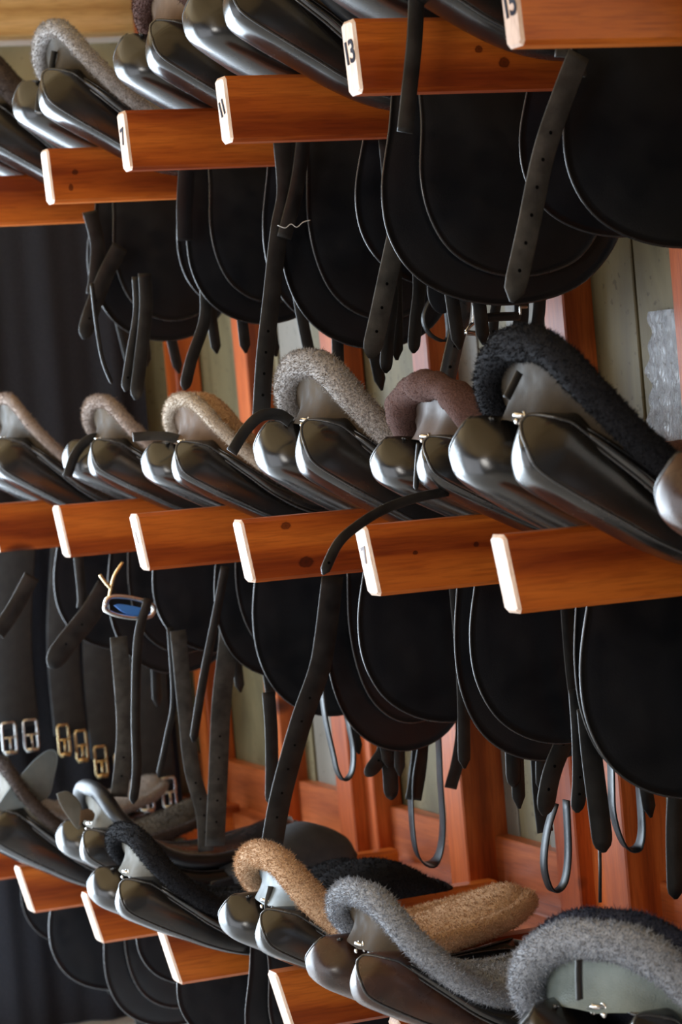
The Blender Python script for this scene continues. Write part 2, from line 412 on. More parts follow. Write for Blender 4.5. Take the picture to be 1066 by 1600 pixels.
ARM_WHAT = {
 'T0': 'rack arm under the dark fleece saddle, farthest of the top row', 'T1': 'varnished rack arm under the grey fleece saddle of the top row',
 'T2': 'varnished rack arm under the brown velvet covered saddle of the top row', 'T3': 'varnished rack arm beneath the bare black saddle, fourth of the top row',
 'T4': 'varnished rack arm with 13 inked on its pale end', 'T5': 'varnished rack arm with 15 inked on its pale end, at the upper right corner',
 'M0': 'rack arm cut by the left edge under the thin taupe saddle of the middle row', 'M1': 'red brown rack arm under the small brown-grey fleece saddle, middle row',
 'M2': 'red brown rack arm under the tan and grey fleece saddle, middle row', 'M3': 'knotty rack arm under the sharp grey fleece saddle of the middle row',
 'M4': 'red brown rack arm under the brown velvet bunched cover, a loose strap crossing its tip', 'M5': 'large orange brown rack arm under the big black fleece saddle of the middle row',
 'M6': 'rack arm just past the right edge in the middle row', 'B0': 'sliver of a rack arm at the left edge of the bottom row', 'B1': 'rack arm under the saddle with the upturned grey flap, bottom row',
 'B2': 'rack arm under the small bare black saddle with pale tongue, bottom row', 'B3': 'rack arm under the black fleece saddle with pale cantle, bottom row',
 'B4': 'rack arm under the tan fleece saddle, bottom row', 'B5': 'rack arm barely showing at the bottom edge under the grey fleece saddle', 'B6': 'rack arm under the turned saddle at the lower right corner'}
def arm(k):
    t = TIP[k]; le = LEAN[k[0]]; L = SX+.03-TIPX
    if k[0] == 'B': L = SX-TIPX
    root = None
    mb = MB(); c = .006; y0, y1 = -TH/2, TH/2
    # profile ring at tip (with chamfer) and at the wall; tip sheared by the cut angle
    def ring(x, ins, shear):
        out = []
        for yy, zz in ((y0+ins, -c-ins*.3), (y0+c+ins, 0-ins), (y1-c-ins, -ins), (y1-ins, -c-ins*.3), (y1-ins, -HH+c+ins*.3), (y1-c-ins, -HH+ins), (y0+c+ins, -HH+ins), (y0+ins, -HH+c+ins*.3)):
            out.append((x-zz*math.tan(le)*shear, yy, zz))
        return out
    rings = [ring(0, .004, 1), ring(.004, 0, 1)]+[ring(x, 0, 1-x/L) for x in np.linspace(.012, L, 12)]
    loft(mb, rings, True, False, 0)
    mb.f.append(tuple(range(8))[::-1]); mb.mi.append(1); mb.sm.append(False)
    for i in range(len(mb.sm)): mb.sm[i] = False
    for i in range(8): mb.mi[i] = 1
    o = mb.build('rack_arm', [M['wood'], M['endgrain']], None, t, (0, R(1.0), 0))
    tag(o, ARM_WHAT[k], 'saddle rack arm', 'saddle rack arms along the wall')
    return o
ARM = {k: arm(k) for k in TIP}
def knots(k, spots):
    """knots at chosen places of one arm: (px, py, radius, squash)"""
    m = M['wood'].copy(); m.name = 'knotty varnished wood'; t = m.node_tree; b = t.nodes['Principled BSDF']
    lk = b.inputs['Base Color'].links[0]; col = lk.from_socket; c = N(t, 'ShaderNodeTexCoord')
    for px, py, r, sq in spots:
        p = on(px, py, 1, TIP[k][1]-TH/2)-TIP[k]
        mp = N(t, 'ShaderNodeMapping'); mp.inputs['Scale'].default_value = (1/(r*sq), .02, 1/r)
        mp.inputs['Location'].default_value = (-p[0]/(r*sq), 0, -p[2]/r); t.links.new(c.outputs['Object'], mp.inputs['Vector'])
        nz = N(t, 'ShaderNodeTexNoise'); nz.inputs['Scale'].default_value = 1.6; t.links.new(mp.outputs['Vector'], nz.inputs['Vector'])
        ad = N(t, 'ShaderNodeVectorMath', operation='MULTIPLY_ADD'); ad.inputs[1].default_value = (.7, 0, .7); t.links.new(nz.outputs['Color'], ad.inputs[0]); t.links.new(mp.outputs['Vector'], ad.inputs[2])
        sb = N(t, 'ShaderNodeVectorMath', operation='SUBTRACT'); sb.inputs[1].default_value = (.35, 0, .35); t.links.new(ad.outputs[0], sb.inputs[0])
        ln_ = N(t, 'ShaderNodeVectorMath', operation='LENGTH'); t.links.new(sb.outputs[0], ln_.inputs[0])
        f = ramp(t, ln_.outputs['Value'], [(0, (.10, .06, .05)), (.35, (.26, .18, .14)), (.62, (.14, .09, .07)), (.8, (.85, .8, .75)), (1, (1, 1, 1))])
        mm = N(t, 'ShaderNodeMix', data_type='RGBA', blend_type='MULTIPLY'); mm.inputs['Factor'].default_value = .85
        t.links.new(col, mm.inputs['A']); t.links.new(f, mm.inputs['B']); col = mm.outputs['Result']
    t.links.new(col, b.inputs['Base Color']); ARM[k].data.materials[0] = m
knots('M3', [(447, 820, .008, 1.5), (480, 876, .012, 1.5), (543, 828, .007, 1.3)])
knots('T4', [(749, 73, .007, 1.2), (789, 93, .010, 1.2)])
knots('M4', [(745, 847, .005, 1.2), (650, 862, .004, 1.4)])
knots('T1', [(118, 268, .007, 1.2), (112, 292, .009, .7)])
def number(k, txt, h=.035, z=-.055, tilt=.1, ink='ink'):
    """handwritten digits on the sawn end"""
    cu = bpy.data.curves.new('num', 'FONT'); cu.body = txt; cu.size = h; cu.align_x = 'CENTER'; cu.align_y = 'CENTER'; cu.extrude = .0003; cu.offset = .0008
    cu.space_character = .8
    o = bpy.data.objects.new('num', cu); COL.objects.link(o)
    dg = bpy.context.evaluated_depsgraph_get(); me = bpy.data.meshes.new_from_object(o.evaluated_get(dg))
    bpy.data.objects.remove(o); me.materials.clear(); me.materials.append(M[ink])
    q = bpy.data.objects.new('inked_number', me); COL.objects.link(q); q.parent = ARM[k]
    le = LEAN[k[0]]
    q.rotation_euler = (R(90)+0, 0, R(-90)); q.rotation_mode = 'XYZ'
    q.matrix_local = Matrix.Translation((-.0007-z*math.tan(le), 0, z)) @ Matrix.Rotation(-le, 4, 'Y') @ Matrix.Rotation(R(-90), 4, 'Z') @ Matrix.Rotation(R(90), 4, 'X') @ Matrix.Rotation(tilt, 4, 'Z')
    q['label'] = 'black handwritten number %s' % txt
number('T4', '13', .045, -.046); number('T5', '15', .045, -.052)
number('T3', '11', .034, -.05, .3); number('T2', '7', .040, -.045, .2)
number('M4', '7', .034, -.045, .2, 'faded_ink'); number('M2', '1', .03, -.045, .2, 'faded_ink')

# ---------------------------------------------------------------- saddles
# local frame of a saddle: x towards the wall, y along the wall (away), z up, origin on the arm's top below the cantle crest
RIMH = [(0, 0, .244), (.003, .05, .240), (.008, .10, .218), (.022, .138, .180), (.058, .158, .130), (.110, .155, .080), (.17, .14, .045),
        (.24, .122, .028), (.31, .110, .030), (.38, .102, .040), (.44, .086, .052), (.485, .05, .066), (.497, 0, .069)]
CEN = [(0.0, .25), (.02, .215), (.05, .16), (.10, .105), (.15, .065), (.21, .038), (.28, .028), (.34, .038), (.40, .058), (.45, .076), (.48, .078), (.497, .069)]
def rim_curve(n):
    h = spline(RIMH, n); l = h.copy(); l[:, 1] *= -1
    return h, l
_sa = spline([(.95, -.76), (1.0, -.45), (1.03, 0), (.96, .38), (.74, .74), (.36, .95), (-.1, .98), (-.55, .82), (-.88, .45), (-1, -.02), (-.92, -.50), (-.62, -.84), (-.15, -1.0), (.35, -.99), (.74, -.93), (.90, -.82)], 40)
SEC = [tuple(p) for p in _sa]; CREASE, TOPI = 0, 9
def build_panel(side, mat, parent, pipe=True):
    path = [(-.044, .150), (-.018, .116), (.026, .078), (.082, .036), (.137, -.004), (.2, -.036), (.29, -.048), (.38, -.036), (.47, -.015)]
    n = 44; s_ = np.linspace(0, 1, n)**1.6*.985+.015*np.linspace(0, 1, n); pd = spline(path, 400)
    pc = np.stack([np.interp(s_, np.linspace(0, 1, 400), pd[:, q_]) for q_ in (0, 1)], 1); T = np.gradient(pc, axis=0); T /= np.linalg.norm(T, axis=1)[:, None]
    Nn = np.stack([-T[:, 1], T[:, 0]], 1)    # up-normal in (u,w)
    # centre line runs through the thick of the cushion, above the lower contour given by the path
    a = np.interp(s_, [0, .12, .3, .6, 1], [.048, .061, .052, .034, .028])
    bw = np.interp(s_, [0, .15, .4, .7, 1], [.050, .056, .054, .050, .055])
    vc = np.interp(s_, [0, .3, .7, 1], [.066, .080, .078, .085])
    for i in range(n):
        e = s_[i]
        k = math.sqrt(max(.0008, 1-max(0, (1-e/.17))**2)) * math.sqrt(max(.02, 1-max(0, ((e-.9)/.1))**2))
        kb = math.sqrt(max(.001, 1-max(0, (1-e/.30))**2)) * math.sqrt(max(.02, 1-max(0, ((e-.9)/.1))**2))
        a[i] *= k; nb = bw[i]*(.30+.70*kb); vc[i] += .50*(bw[i]-nb); bw[i] = nb*min(1, .04+1.1*math.sqrt(e/.08)) if i < n-1 else nb*.5
    m = 28; rings = []
    for i in range(n):
        c2 = pc[i]; ring = []
        for x_, y_ in SEC:
            q = c2+Nn[i]*a[i]*y_+T[i]*(.030*(1-x_)/2*max(0, 1-s_[i]/.45)*min(1, a[i]/.05))
            ring.append((q[0], side*(vc[i]+bw[i]*x_), q[1]))
        rings.append(ring)
    mb = MB(); loft(mb, rings if side > 0 else [r[::-1] for r in rings])
    o = mb.build('panel', mat, parent)
    if pipe:
        # welt between the outer side and the rounded underside, running round the rear end
        pts = np.array([rings[i][CREASE] for i in range(n-3, 0, -1)]+[rings[i][TOPI] for i in range(1, n-8)])
        cen_ = np.array([np.array(rings[i]).mean(0) for i in range(n)])
        pm = MB(); tube(pm, spline(pts, 120), .0024, 6); pm.build('welt', M['piping'], o)
    return o
def build_cover(rngs, top, rim, parent, kind='fleece', th=.019, hair=.0055, dens=170000, seed=0, seat_mat=None):
    h, l = rim_curve(34); n = len(h)
    full = np.vstack([l[::-1], h[1:]])      # from pommel near side, round the cantle, to pommel far side
    # rolled rim
    P_, T, A, B = frames(full, (0, 0, 1)); NP = len(P_)
    rings = []; nr = 16
    q = np.abs(np.linspace(-1, 1, NP))
    for i in range(NP):
        r = th*(1-.35*q[i]**2)*(1+.10*hn(P_[i], .6, seed))
        if kind == 'velvet': r *= 1.35*(1+.10*math.sin(i*.9+seed)+.08*math.sin(i*2.3))*(1+.25*max(0, 1-abs(q[i]-.35)/.3))
        if i in (0, NP-1): r *= .3
        rings.append([P_[i]+(r*1.05*math.cos(a)*A[i]+r*1.05*math.sin(a)*B[i])*(1+.06*hn(P_[i]*3+a, 1, seed)) for a in np.linspace(0, 2*math.pi, nr, endpoint=False)])
    cen = np.array(CEN); m = 21; grid = []
    for i in range(n):
        L_, R_ = l[i], h[i]; uc = h[i][0]; 
        zc = np.interp(uc+.004+.0*i, cen[:, 0], cen[:, 1]); row = []
        rear = max(0, 1-i/12)
        for t in np.linspace(-1, 1, m):
            base = L_+(R_-L_)*(t+1)/2
            k = 1-t*t
            z = base[2]+(zc+.012-base[2])*k**.8 if i > 0 else base[2]
            z = base[2]-(base[2]-zc-.010)*k**.7 if zc < base[2] else base[2]+(zc+.010-base[2])*k
            x = base[0]+.03*k*rear*min(1, i/3)
            p = np.array((x, base[1], z+th*.45))
            row.append(p+np.array((0, 0, .002*hn(p, 1, seed))))
        grid.append(row)
    mb = MB(); loft(mb, rings); 
    o1 = mb
    if kind != 'bare':
        rg = np.random.default_rng(seed+11)
        if hair > 0:
            pts, nn = sample_quads(rings, True, rg, dens)
            C_ = np.repeat(P_[:, None], 1, 1)
            cen_d = pts-P_[np.argmin(((pts[:, None, :]-P_[None])**2).sum(2), 1)]
            sgn = np.sign((nn*cen_d).sum(1)); nn *= sgn[:, None]
            tufts(mb, rg, pts, nn, len(pts), hair, .0013)
    oc = mb.build('cover_rim', rim, parent)
    mb2 = MB(); loft(mb2, grid, False, False)
    # underside so the seat has depth
    under = [[p-np.array((0, 0, .010)) for p in row] for row in grid]; loft(mb2, [r[::-1] for r in under], False, False)
    if hair > 0 and kind == 'fleece':
        rg = np.random.default_rng(seed+5); pts, nn = sample_quads(grid, False, rg, dens*.55); nn *= np.sign(nn[:, 2:3]+1e-9)
        tufts(mb2, rg, pts, nn, len(pts), hair, .0015)
    mb2.build('seat', seat_mat or top, parent)
    return oc
def build_cantle(mat, parent, wrinkle=0.0, seed=0):
    """leather back of the cantle, from the rim down to the panels"""
    h, l = rim_curve(34); K = 17
    up = np.vstack([l[:K][::-1], h[1:K]]); n = len(up); rings = []
    low_h = spline([(-.012, 0, .142), (-.010, .045, .146), (.006, .085, .140), (.035, .118, .112), (.085, .136, .068), (.15, .136, .022)], K)
    low_l = low_h.copy(); low_l[:, 1] *= -1; low = np.vstack([low_l[::-1], low_h[1:]])
    for r in range(12):
        a = r/11; row = []
        for i in range(n):
            p = up[i]*(1-a)+low[i]*a
            inward = .016*math.sin(math.pi*a)
            p = p+np.array((inward*.9, -inward*.5*np.sign(up[i][1])*min(1, abs(up[i][1])/.1), 0))
            if wrinkle: p = p+np.array((wrinkle*math.sin(i*1.15+seed)*math.sin(math.pi*a)*a, 0, 0))
            row.append(p)
        rings.append(row)
    back = [[p+np.array((.006, 0, 0)) for p in row][::-1] for row in rings]
    mb = MB(); loft(mb, rings, False, False); loft(mb, back, False, False)
    return mb.build('cantle', mat, parent)
def build_seams(parent, both=True):
    """leather skirt edge between cover and panels on each side"""
    for sd in ((-1, 1) if both else (-1,)):
        top = spline([(.005, .085, .148), (.035, .120, .122), (.085, .140, .078), (.14, .142, .036), (.22, .136, .008), (.32, .125, .004), (.42, .11, .01)], 26)
        low = spline([(-.020, .060, .150), (.015, .110, .122), (.07, .140, .068), (.13, .148, .012), (.21, .150, -.035), (.32, .142, -.05), (.42, .12, -.045)], 26)
        rings = []
        for i in range(26):
            a, c = top[i].copy(), low[i].copy(); mdl = (a+c)/2+np.array((0, .010, 0))
            row = [a, (a+mdl)/2+np.array((0, .004, 0)), mdl, (mdl+c)/2+np.array((0, .003, 0)), c, c-np.array((0, .006, 0)), mdl-np.array((0, .012, 0)), a-np.array((0, .008, 0))]
            rings.append([(p[0], sd*p[1], p[2]) for p in (row if sd < 0 else row[::-1])])
        mb = MB(); loft(mb, rings); o = mb.build('skirt', M['panel'], parent)
        pm = MB(); tube(pm, [(p[0], sd*(p[1]+.002), p[2]) for p in low], .0024, 6); tube(pm, [(p[0], sd*(p[1]+.002), p[2]) for p in top], .0020, 6)
        pm.build('welt', M['piping'], o)
FL = [(.20, -.01), (.185, -.10), (.165, -.20), (.170, -.28), (.205, -.345), (.27, -.385), (.35, -.395), (.43, -.37), (.485, -.30), (.505, -.20), (.49, -.10), (.45, -.02), (.33, .0)]
FS = [(.225, -.02), (.222, -.10), (.212, -.19), (.222, -.26), (.250, -.312), (.30, -.345), (.36, -.352), (.42, -.33), (.458, -.27), (.470, -.19), (.455, -.10), (.42, -.03), (.33, -.01)]
def build_flaps(parent, ln=1.0, du=0.0, bow=.02, sides=(-1, 1), off=.148, second=True, fw=1.0, fdu=-.03, ffw=1.0):
    for sd in sides:
        if sd > 0: du, ln, fw = du+fdu, ln*.9, fw*ffw
        def bl(u, w_, o=0): return sd*(off-.012+o+bow*math.sin(min(1, max(0, -w_/.42/ln))*math.pi*.9)-.05*max(0, u-.30)-.10*max(0, .24-u)*0)
        out = [(.165+(u-.165)*fw+du, w_*ln) for u, w_ in FL]
        mb = MB(); o = sheet(mb, out, .005, 72, lambda u, w_: bl(u, w_), (.33+du, -.19*ln))
        fo = mb.build('sweat_flap', M['flap'], parent)
        pm = MB(); tube(pm, [(p[0], bl(p[0], p[1]), p[1]) for p in o], .0020, 6, 0, True); pm.build('edge_piping', M['piping'], fo)
        if second:
            ins = [(.165+(u-.165)*fw+du, w_*ln) for u, w_ in FS]
            mb = MB(); o = sheet(mb, ins, .006, 72, lambda u, w_: bl(u, w_, .014), (.34+du, -.18*ln))
            fo = mb.build('flap', M['flap'], parent)
            pm = MB(); tube(pm, [(p[0], bl(p[0], p[1], .014), p[1]) for p in o], .0026, 6, 0, True); pm.build('edge_piping', M['piping'], fo)
def add_straps(parent, specs, name='billet_strap'):
    """specs: (points, width, holes, tip, mat)"""
    for pts, wd, ho, tp, mt in specs:
        mb = MB(); strap(mb, pts, wd, (0, -1, 0), .0035, tp, 22, ho); mb.build(name, [M[mt], M['hole']], parent)
def gullet_metal(parent, big=False, sc=1):
    mb = MB()
    for dv, r in ((-.006, .009), (.012, .007)):
        tube(mb, [(-.004+.3*r*math.cos(a), dv+r*math.cos(a)*.8, .146+r*math.sin(a)) for a in np.linspace(0, 2*math.pi, 20, endpoint=False)], .0022*sc, 6, 0, True)
    tube(mb, [(-.006, -.01, .150), (-.012, .004, .152), (-.007, .016, .147)], .004*sc, 8)
    mb.build('buckle', M['steel'], parent)
def nail(parent, u, v, w_):
    mb = MB(); n = 10; rings = []
    for r, d in ((.0001, -.002), (.003, -.0016), (.0042, 0), (.0042, .002)):
        rings.append([(u+d, v+r*math.cos(a), w_+r*math.sin(a)) for a in np.linspace(0, 2*math.pi, n, endpoint=False)])
    loft(mb, rings); mb.build('saddle_nail', M['steel'], parent)

def local(root_k, u0, sc, px, py, y):
    p = on(px, py, 1, y); t = TIP[root_k]; return ((p[0]-t[0]-u0)/sc, (y-t[1])/sc, (p[2]-t[2])/sc)
ROOT = {}
def saddle(k, u0, sc, label, cover, top=None, cantle='taupe', panel='panel', kind='fleece', yaw=0, tilt=0, roll=0, th=.019, hair=.0055, dens=170000,
           fl=1.0, du=0, back=True, bow=.02, dz=0, metal=True, wrinkle=0, fw=1.0, far=True, second=True, seed=None, seat_mat=None, sz=1.0, billets=True):
    t = TIP[k]; seed = seed if seed is not None else sum(map(ord, k))
    root = thing('saddle', label, 'saddle', (t[0]+u0, t[1], t[2]+dz), 'saddles on the rack arms', (R(roll), R(tilt), R(yaw)), sc); root.scale = (sc, sc, sc*sz)
    ROOT[k] = (root, u0, sc)
    for sd in (-1, 1): build_panel(sd, M[panel], root)
    build_cover(None, M['f_'+(top or cover)] if kind != 'bare' else M['panel'], M['f_'+cover] if kind != 'bare' else M['flap'], root, kind, th, hair if kind != 'bare' else 0, dens, seed, seat_mat)
    if back: build_cantle(M[cantle], root, wrinkle, seed)
    build_seams(root)
    build_flaps(root, fl, du, bow, (-1, 1) if far else (-1,), second=second, fw=fw, fdu=.09 if k[0] == 'T' else -.035, ffw=.8 if k[0] == 'T' else 1.0)
    if metal: gullet_metal(root)
    nail(root, -.024, -.020, .144)
    rg = random.Random(seed); sp = []      # girth straps under the flaps
    for sd, uus in ((-1, (.28, .33)), (1, (.30,))) if billets else ():
        for uu in uus:
            e = -.395*fl-rg.uniform(.035, .08); x1 = uu+du+rg.uniform(-.02, .03)
            sp.append(([(uu+du, sd*.118, -.10), (uu+du, sd*.120, -.28*fl), (x1, sd*.118, e)], .024, 0, True, 'strap'))
    if sp: add_straps(root, sp)
    return root
def ribbon(mb, pts, width, W, th, n, tip=False):
    P_ = spline(pts, n); T = np.gradient(P_, axis=0); T /= np.linalg.norm(T, axis=1)[:, None]; W = np.array(W, float); rings = []
    for i in range(n):
        w_ = W-T[i]*np.dot(W, T[i]); w_ /= np.linalg.norm(w_); N2 = np.cross(w_, T[i]); h = width/2
        rings.append([P_[i]+h*w_*a+N2*b*th/2 for a, b in ((-1, -.4), (-.9, -1), (.9, -1), (1, -.4), (1, .4), (.9, 1), (-.9, 1), (-1, .4))])
    return loft(mb, rings)
def toloc(k, p):
    root, u0, sc = ROOT[k]
    mw = Matrix.LocRotScale(root.location, root.rotation_euler, root.scale)
    return tuple(mw.inverted() @ Vector(p))
def pstrap(k, dy, pts, wpx, mat='strap', holes=0, tip=True, name='billet_strap', edge=None, n=26, label=None, dyend=None, up=None):
    if up is None: up = .07 if (edge is not None or name in ('billet_strap', 'strap_loop')) and abs(dy) < .13 and pts[0][1] > 400 else 0
    """strap of saddle k hanging in the upright plane dy beside its arm; wpx is its width at photo scale"""
    y = TIP[k][1]+dy; m = len(pts); P3 = []
    for i, (a, b_) in enumerate(pts):
        yy = y+((dyend-dy)*i/(m-1) if dyend is not None else 0); P3.append(on(a, b_, 1, yy))
    if up:
        a, b_ = P3[0], P3[1]; P3.insert(0, a+np.array((0, 0, up))+(a-b_)*np.array((.25, 0, 0)))
        if edge is not None: P3.append(P3[-1]+np.array((0, 0, up)))
    sc = ROOT[k][1+1]; dist = float(np.dot(np.array(P3[0])-CAM, _F)); wd = wpx*dist/FPX/sc
    L3 = [toloc(k, p) for p in P3]; mb = MB()
    if edge is not None: ribbon(mb, L3, wd/.42, edge, .004, n)
    else: strap(mb, L3, wd/.93, (0, -1, 0), .0038, tip, n, holes)
    o = mb.build(name, [M[mat], M['hole']], ROOT[k][0])
    if label: o['label'] = label
    return o

saddle('T0', 0.045, .95, 'dark grey fleece covered saddle, farthest one at the left edge of the top row', 'darkbrown', 'darkbrown', 'dark_taupe', th=.026)
saddle('T1', 0.035, .93, 'black saddle with speckled grey fleece rim and strap loop, second in the top row', 'grey', 'grey', 'dark_taupe', th=.017, fl=1.0, du=.037, sz=1.0)
saddle('T2', 0.09, .95, 'saddle with dark brown fleece cover over tan leather cantle, top row', 'brown', 'brown', 'beige', th=.022, fl=1.2, du=-.027, fw=1.1, sz=1.0)
saddle('T3', 0.05, 1.0, 'bare glossy black saddle cut by the top edge, on the arm left of number 13', 'black', 'black', 'taupe', kind='bare', du=-.02, fw=1.3)
saddle('T4', 0.05, 1.0, 'saddle on the arm numbered 13, only its shiny panels and large flap showing', 'black', 'black', 'taupe', kind='bare', fl=.9, du=.03, fw=1.2, second=False, billets=False)
saddle('T5', .10, 1.0, 'saddle above the arm numbered 15 at the upper right, mostly out of the picture', 'black', 'black', 'taupe', kind='bare', billets=False)
saddle('M0', .06, .92, 'saddle with thin taupe fleece cut by the left edge, middle row', 'taupe', 'taupe', 'dark_taupe', th=.012, hair=.005, fl=1.1)
saddle('M1', 0.11, .90, 'small black saddle with brown-grey fleece cover, second from left in the middle row', 'taupe', 'taupe', 'taupe', th=.015, fl=1.2, du=.01, sz=.9)
saddle('M2', .115, .90, 'black saddle with tan fleece seat and pale grey rim, between two larger grey saddles', 'beigegrey', 'tan', 'beige', th=.014, fl=1.5, du=.04, sz=.9)
saddle('M3', 0.145, 1.0, 'black saddle in sharp focus with thick grey speckled fleece, centre of the middle row', 'grey', 'grey', 'taupe', th=.022, fl=1.12, du=-.01)
saddle('M4', 0.125, .90, 'black saddle under a bunched brown velvet cover with satin lining', 'brown', 'brown', 'tan_satin', kind='velvet', th=.019, hair=.0025, wrinkle=.006, fl=1.35, du=-.015, sz=.88)
saddle('M5', .057, 1.0, 'large black saddle with black fleece rim and taupe cantle, right of the middle row', 'black', 'black', 'dark_taupe', th=.022, fl=1.15)
saddle('M6', 0.055, 1.0, 'saddle at the right edge of the middle row, a sliver of brown panel showing', 'brown', 'brown', 'beige', panel='panel_brown', th=.008, kind='bare')
saddle('B0', .05, .9, 'saddle past the left end of the bottom row', 'grey', 'grey')
saddle('B1', -.02, .95, 'saddle with an upturned stiff grey flap, left end of the bottom row', 'darkbrown', 'darkbrown', 'pale', th=.014, seat_mat=M['dark_taupe'])
saddle('B2', .035, .86, 'small bare black saddle with pale tongue, between the upturned flap and black fleece saddles', 'black', 'black', 'pale', kind='bare', sz=.9, dz=.02)
saddle('B3', -.046, .90, 'saddle with black fleece rim round a pale grey cantle, bottom row', 'black', 'black', 'pale', th=.022, sz=.86)
saddle('B4', 0.01, .92, 'black saddle with thick tan sheepskin cover, bottom row', 'tan', 'tan', 'grey_leather', th=.026, hair=.0065, sz=.86)
saddle('B5', -.033, .92, 'saddle with bluish grey fleece rim and brown-tinged panel, bottom row', 'coolgrey', 'coolgrey', 'taupe', 'panel_brown', th=.022, hair=.0065, sz=.86)
saddle('B6', 0.09, 0.94, 'saddle turned to show its cantle, double dark and grey fleece rim, lower right corner', 'coolgrey', 'navy', 'sage', yaw=28, th=.026, hair=.007)


# the second, dark fleece rim behind the grey one on the turned saddle
def extra_rim(k, mat, off, sc, th, hair, seed, label):
    root = ROOT[k][0]; h, l = rim_curve(34); full = np.vstack([l[::-1], h[1:]])*np.array(sc)+np.array(off)
    P_, T, A, B = frames(full); rings = []; NP = len(P_); q = np.abs(np.linspace(-1, 1, NP))
    for i in range(NP):
        r = th*(1-.3*q[i]**2)*(.3 if i in (0, NP-1) else 1)
        rings.append([P_[i]+r*(math.cos(a)*A[i]+math.sin(a)*B[i]) for a in np.linspace(0, 2*math.pi, 14, endpoint=False)])
    mb = MB(); loft(mb, rings); rg = np.random.default_rng(seed); pts, nn = sample_quads(rings, True, rg, 150000)
    cd_ = pts-P_[np.argmin(((pts[:, None, :]-P_[None])**2).sum(2), 1)]; nn *= np.sign((nn*cd_).sum(1))[:, None]
    tufts(mb, rg, pts, nn, len(pts), hair, .0014); o = mb.build('cover_rim', M[mat], root); o['label'] = label
extra_rim('B6', 'f_navy', (.035, 0, .012), (1, 1.05, 1.0), .024, .007, 9, 'dark navy fleece rim behind the grey one')
extra_rim('M2', 'f_tan', (.050, .055, -.018), (1, .86, .98), .036, .005, 4, 'tan fleece inside of the cover')

# ---- straps of the top row
pstrap('T4', -.075, [(652, -30), (648, 60), (640, 140), (633, 207)], 25, 'strap', 0, False, 'girth_strap', label='black strap hanging across the arm')
pstrap('T4', -.19, [(905, 85), (880, 150), (850, 240), (825, 360), (800, 472)], 36, 'strap_grey', 6, True, 'stirrup_leather', label='worn grey strap with punched holes')
pstrap('T4', -.185, [(868, 82), (893, 88), (915, 120)], 12, 'strap_grey', 0, True, 'keeper')
pstrap('T3', .02, [(620, 370), (607, 430), (592, 500), (578, 560)], 31, 'strap_grey', 3, True, label='worn grey strap with punched holes')
pstrap('T3', .08, [(612, 470), (606, 530), (603, 583)], 20, 'strap', 0, True)
pstrap('T3', .08, [(655, 450), (650, 500), (646, 552)], 20, 'strap', 0, True)
pstrap('T3', -.02, [(722, 430), (722, 490), (710, 540), (695, 610)], 27, 'piping', 3, False)
pstrap('T3', -.01, [(690, 425), (688, 455), (692, 490)], 42, 'flap', 0, True, 'billet_guard')
pstrap('T3', .03, [(700, 440), (672, 470), (662, 500), (675, 525), (700, 528)], 5, 'strap', 0, True, 'strap_loop', edge=(0, 1, 0))
pstrap('T3', 0, [(778, 450), (772, 500), (770, 540)], 16, 'strap', 2, True)
pstrap('T3', .02, [(812, 440), (815, 490), (806, 545)], 24, 'strap', 0, False)
pstrap('T3', .02, [(843, 440), (843, 480), (838, 520)], 20, 'strap', 0, False)
pstrap('T2', -.19, [(440, 215), (446, 300), (436, 360), (424, 470), (414, 560), (408, 655)], 27, 'strap', 4, False, 'stirrup_leather', n=34)
pstrap('T2', -.20, [(476, 205), (464, 290), (444, 372)], 22, 'strap', 0, False)
pstrap('T1', -.19, [(291, 262), (288, 320), (289, 376)], 24, 'flap', 0, False, 'billet_strap')
pstrap('T1', -.10, [(216, 490), (206, 550), (196, 612)], 16, 'strap', 1, True)
pstrap('T1', -.12, [(228, 485), (220, 560), (212, 625)], 20, 'strap', 0, True)
pstrap('T1', -.1, [(320, 500), (300, 560), (288, 610)], 18, 'strap', 0, True)
pstrap('T0', -.19, [(140, 330), (152, 380), (150, 430), (146, 460)], 22, 'strap', 0, False)
pstrap('T0', -.21, [(188, 385), (165, 430), (142, 490), (131, 530)], 24, 'strap', 2, True, 'stirrup_leather')
pstrap('T1', -.06, [(150, 500), (160, 560), (175, 600)], 6, 'strap', 0, True, 'strap_loop')
# thread tied round the strap
mb = MB(); tube(mb, spline([toloc('T2', on(a, b_, 1, TIP['T2'][1]-.215)) for a, b_ in ((434, 352), (446, 356), (455, 350), (464, 355), (474, 347), (485, 344))], 24), .0008, 5)
mb.build('tied_thread', M['thread'], ROOT['T2'][0])
# ---- straps of the middle row
pstrap('M4', -.09, [(700, 768), (650, 778), (600, 796), (558, 822), (528, 850), (505, 898)], 16, 'strap', 1, True, 'elastic_strap', n=34, dyend=-.14, label='loose black strap across the arm tip')
pstrap('M2', -.205, [(520, 900), (508, 1000), (498, 1050), (470, 1130), (440, 1240), (425, 1320)], 34, 'strap', 6, False, 'stirrup_leather', n=34)
pstrap('M1', -.21, [(352, 885), (338, 960), (318, 1060), (302, 1160)], 13, 'strap', 0, True, 'stirrup_leather', n=30)
pstrap('M1', -.12, [(360, 930), (357, 1000), (346, 1100), (341, 1210), (336, 1322)], 30, 'strap_grey', 5, False, 'girth_strap', n=30)
pstrap('M1', -.06, [(290, 1110), (300, 1200), (318, 1270), (322, 1330)], 24, 'strap_grey', 4, False, up=.16)
pstrap('M0', -.20, [(122, 868), (128, 930), (127, 950)], 14, 'strap', 0, False)
pstrap('M0', -.21, [(168, 915), (140, 960), (100, 1010), (78, 1044)], 32, 'strap', 2, True, 'stirrup_leather')
pstrap('M0', -.19, [(50, 900), (20, 955), (-5, 990)], 24, 'strap', 0, False)
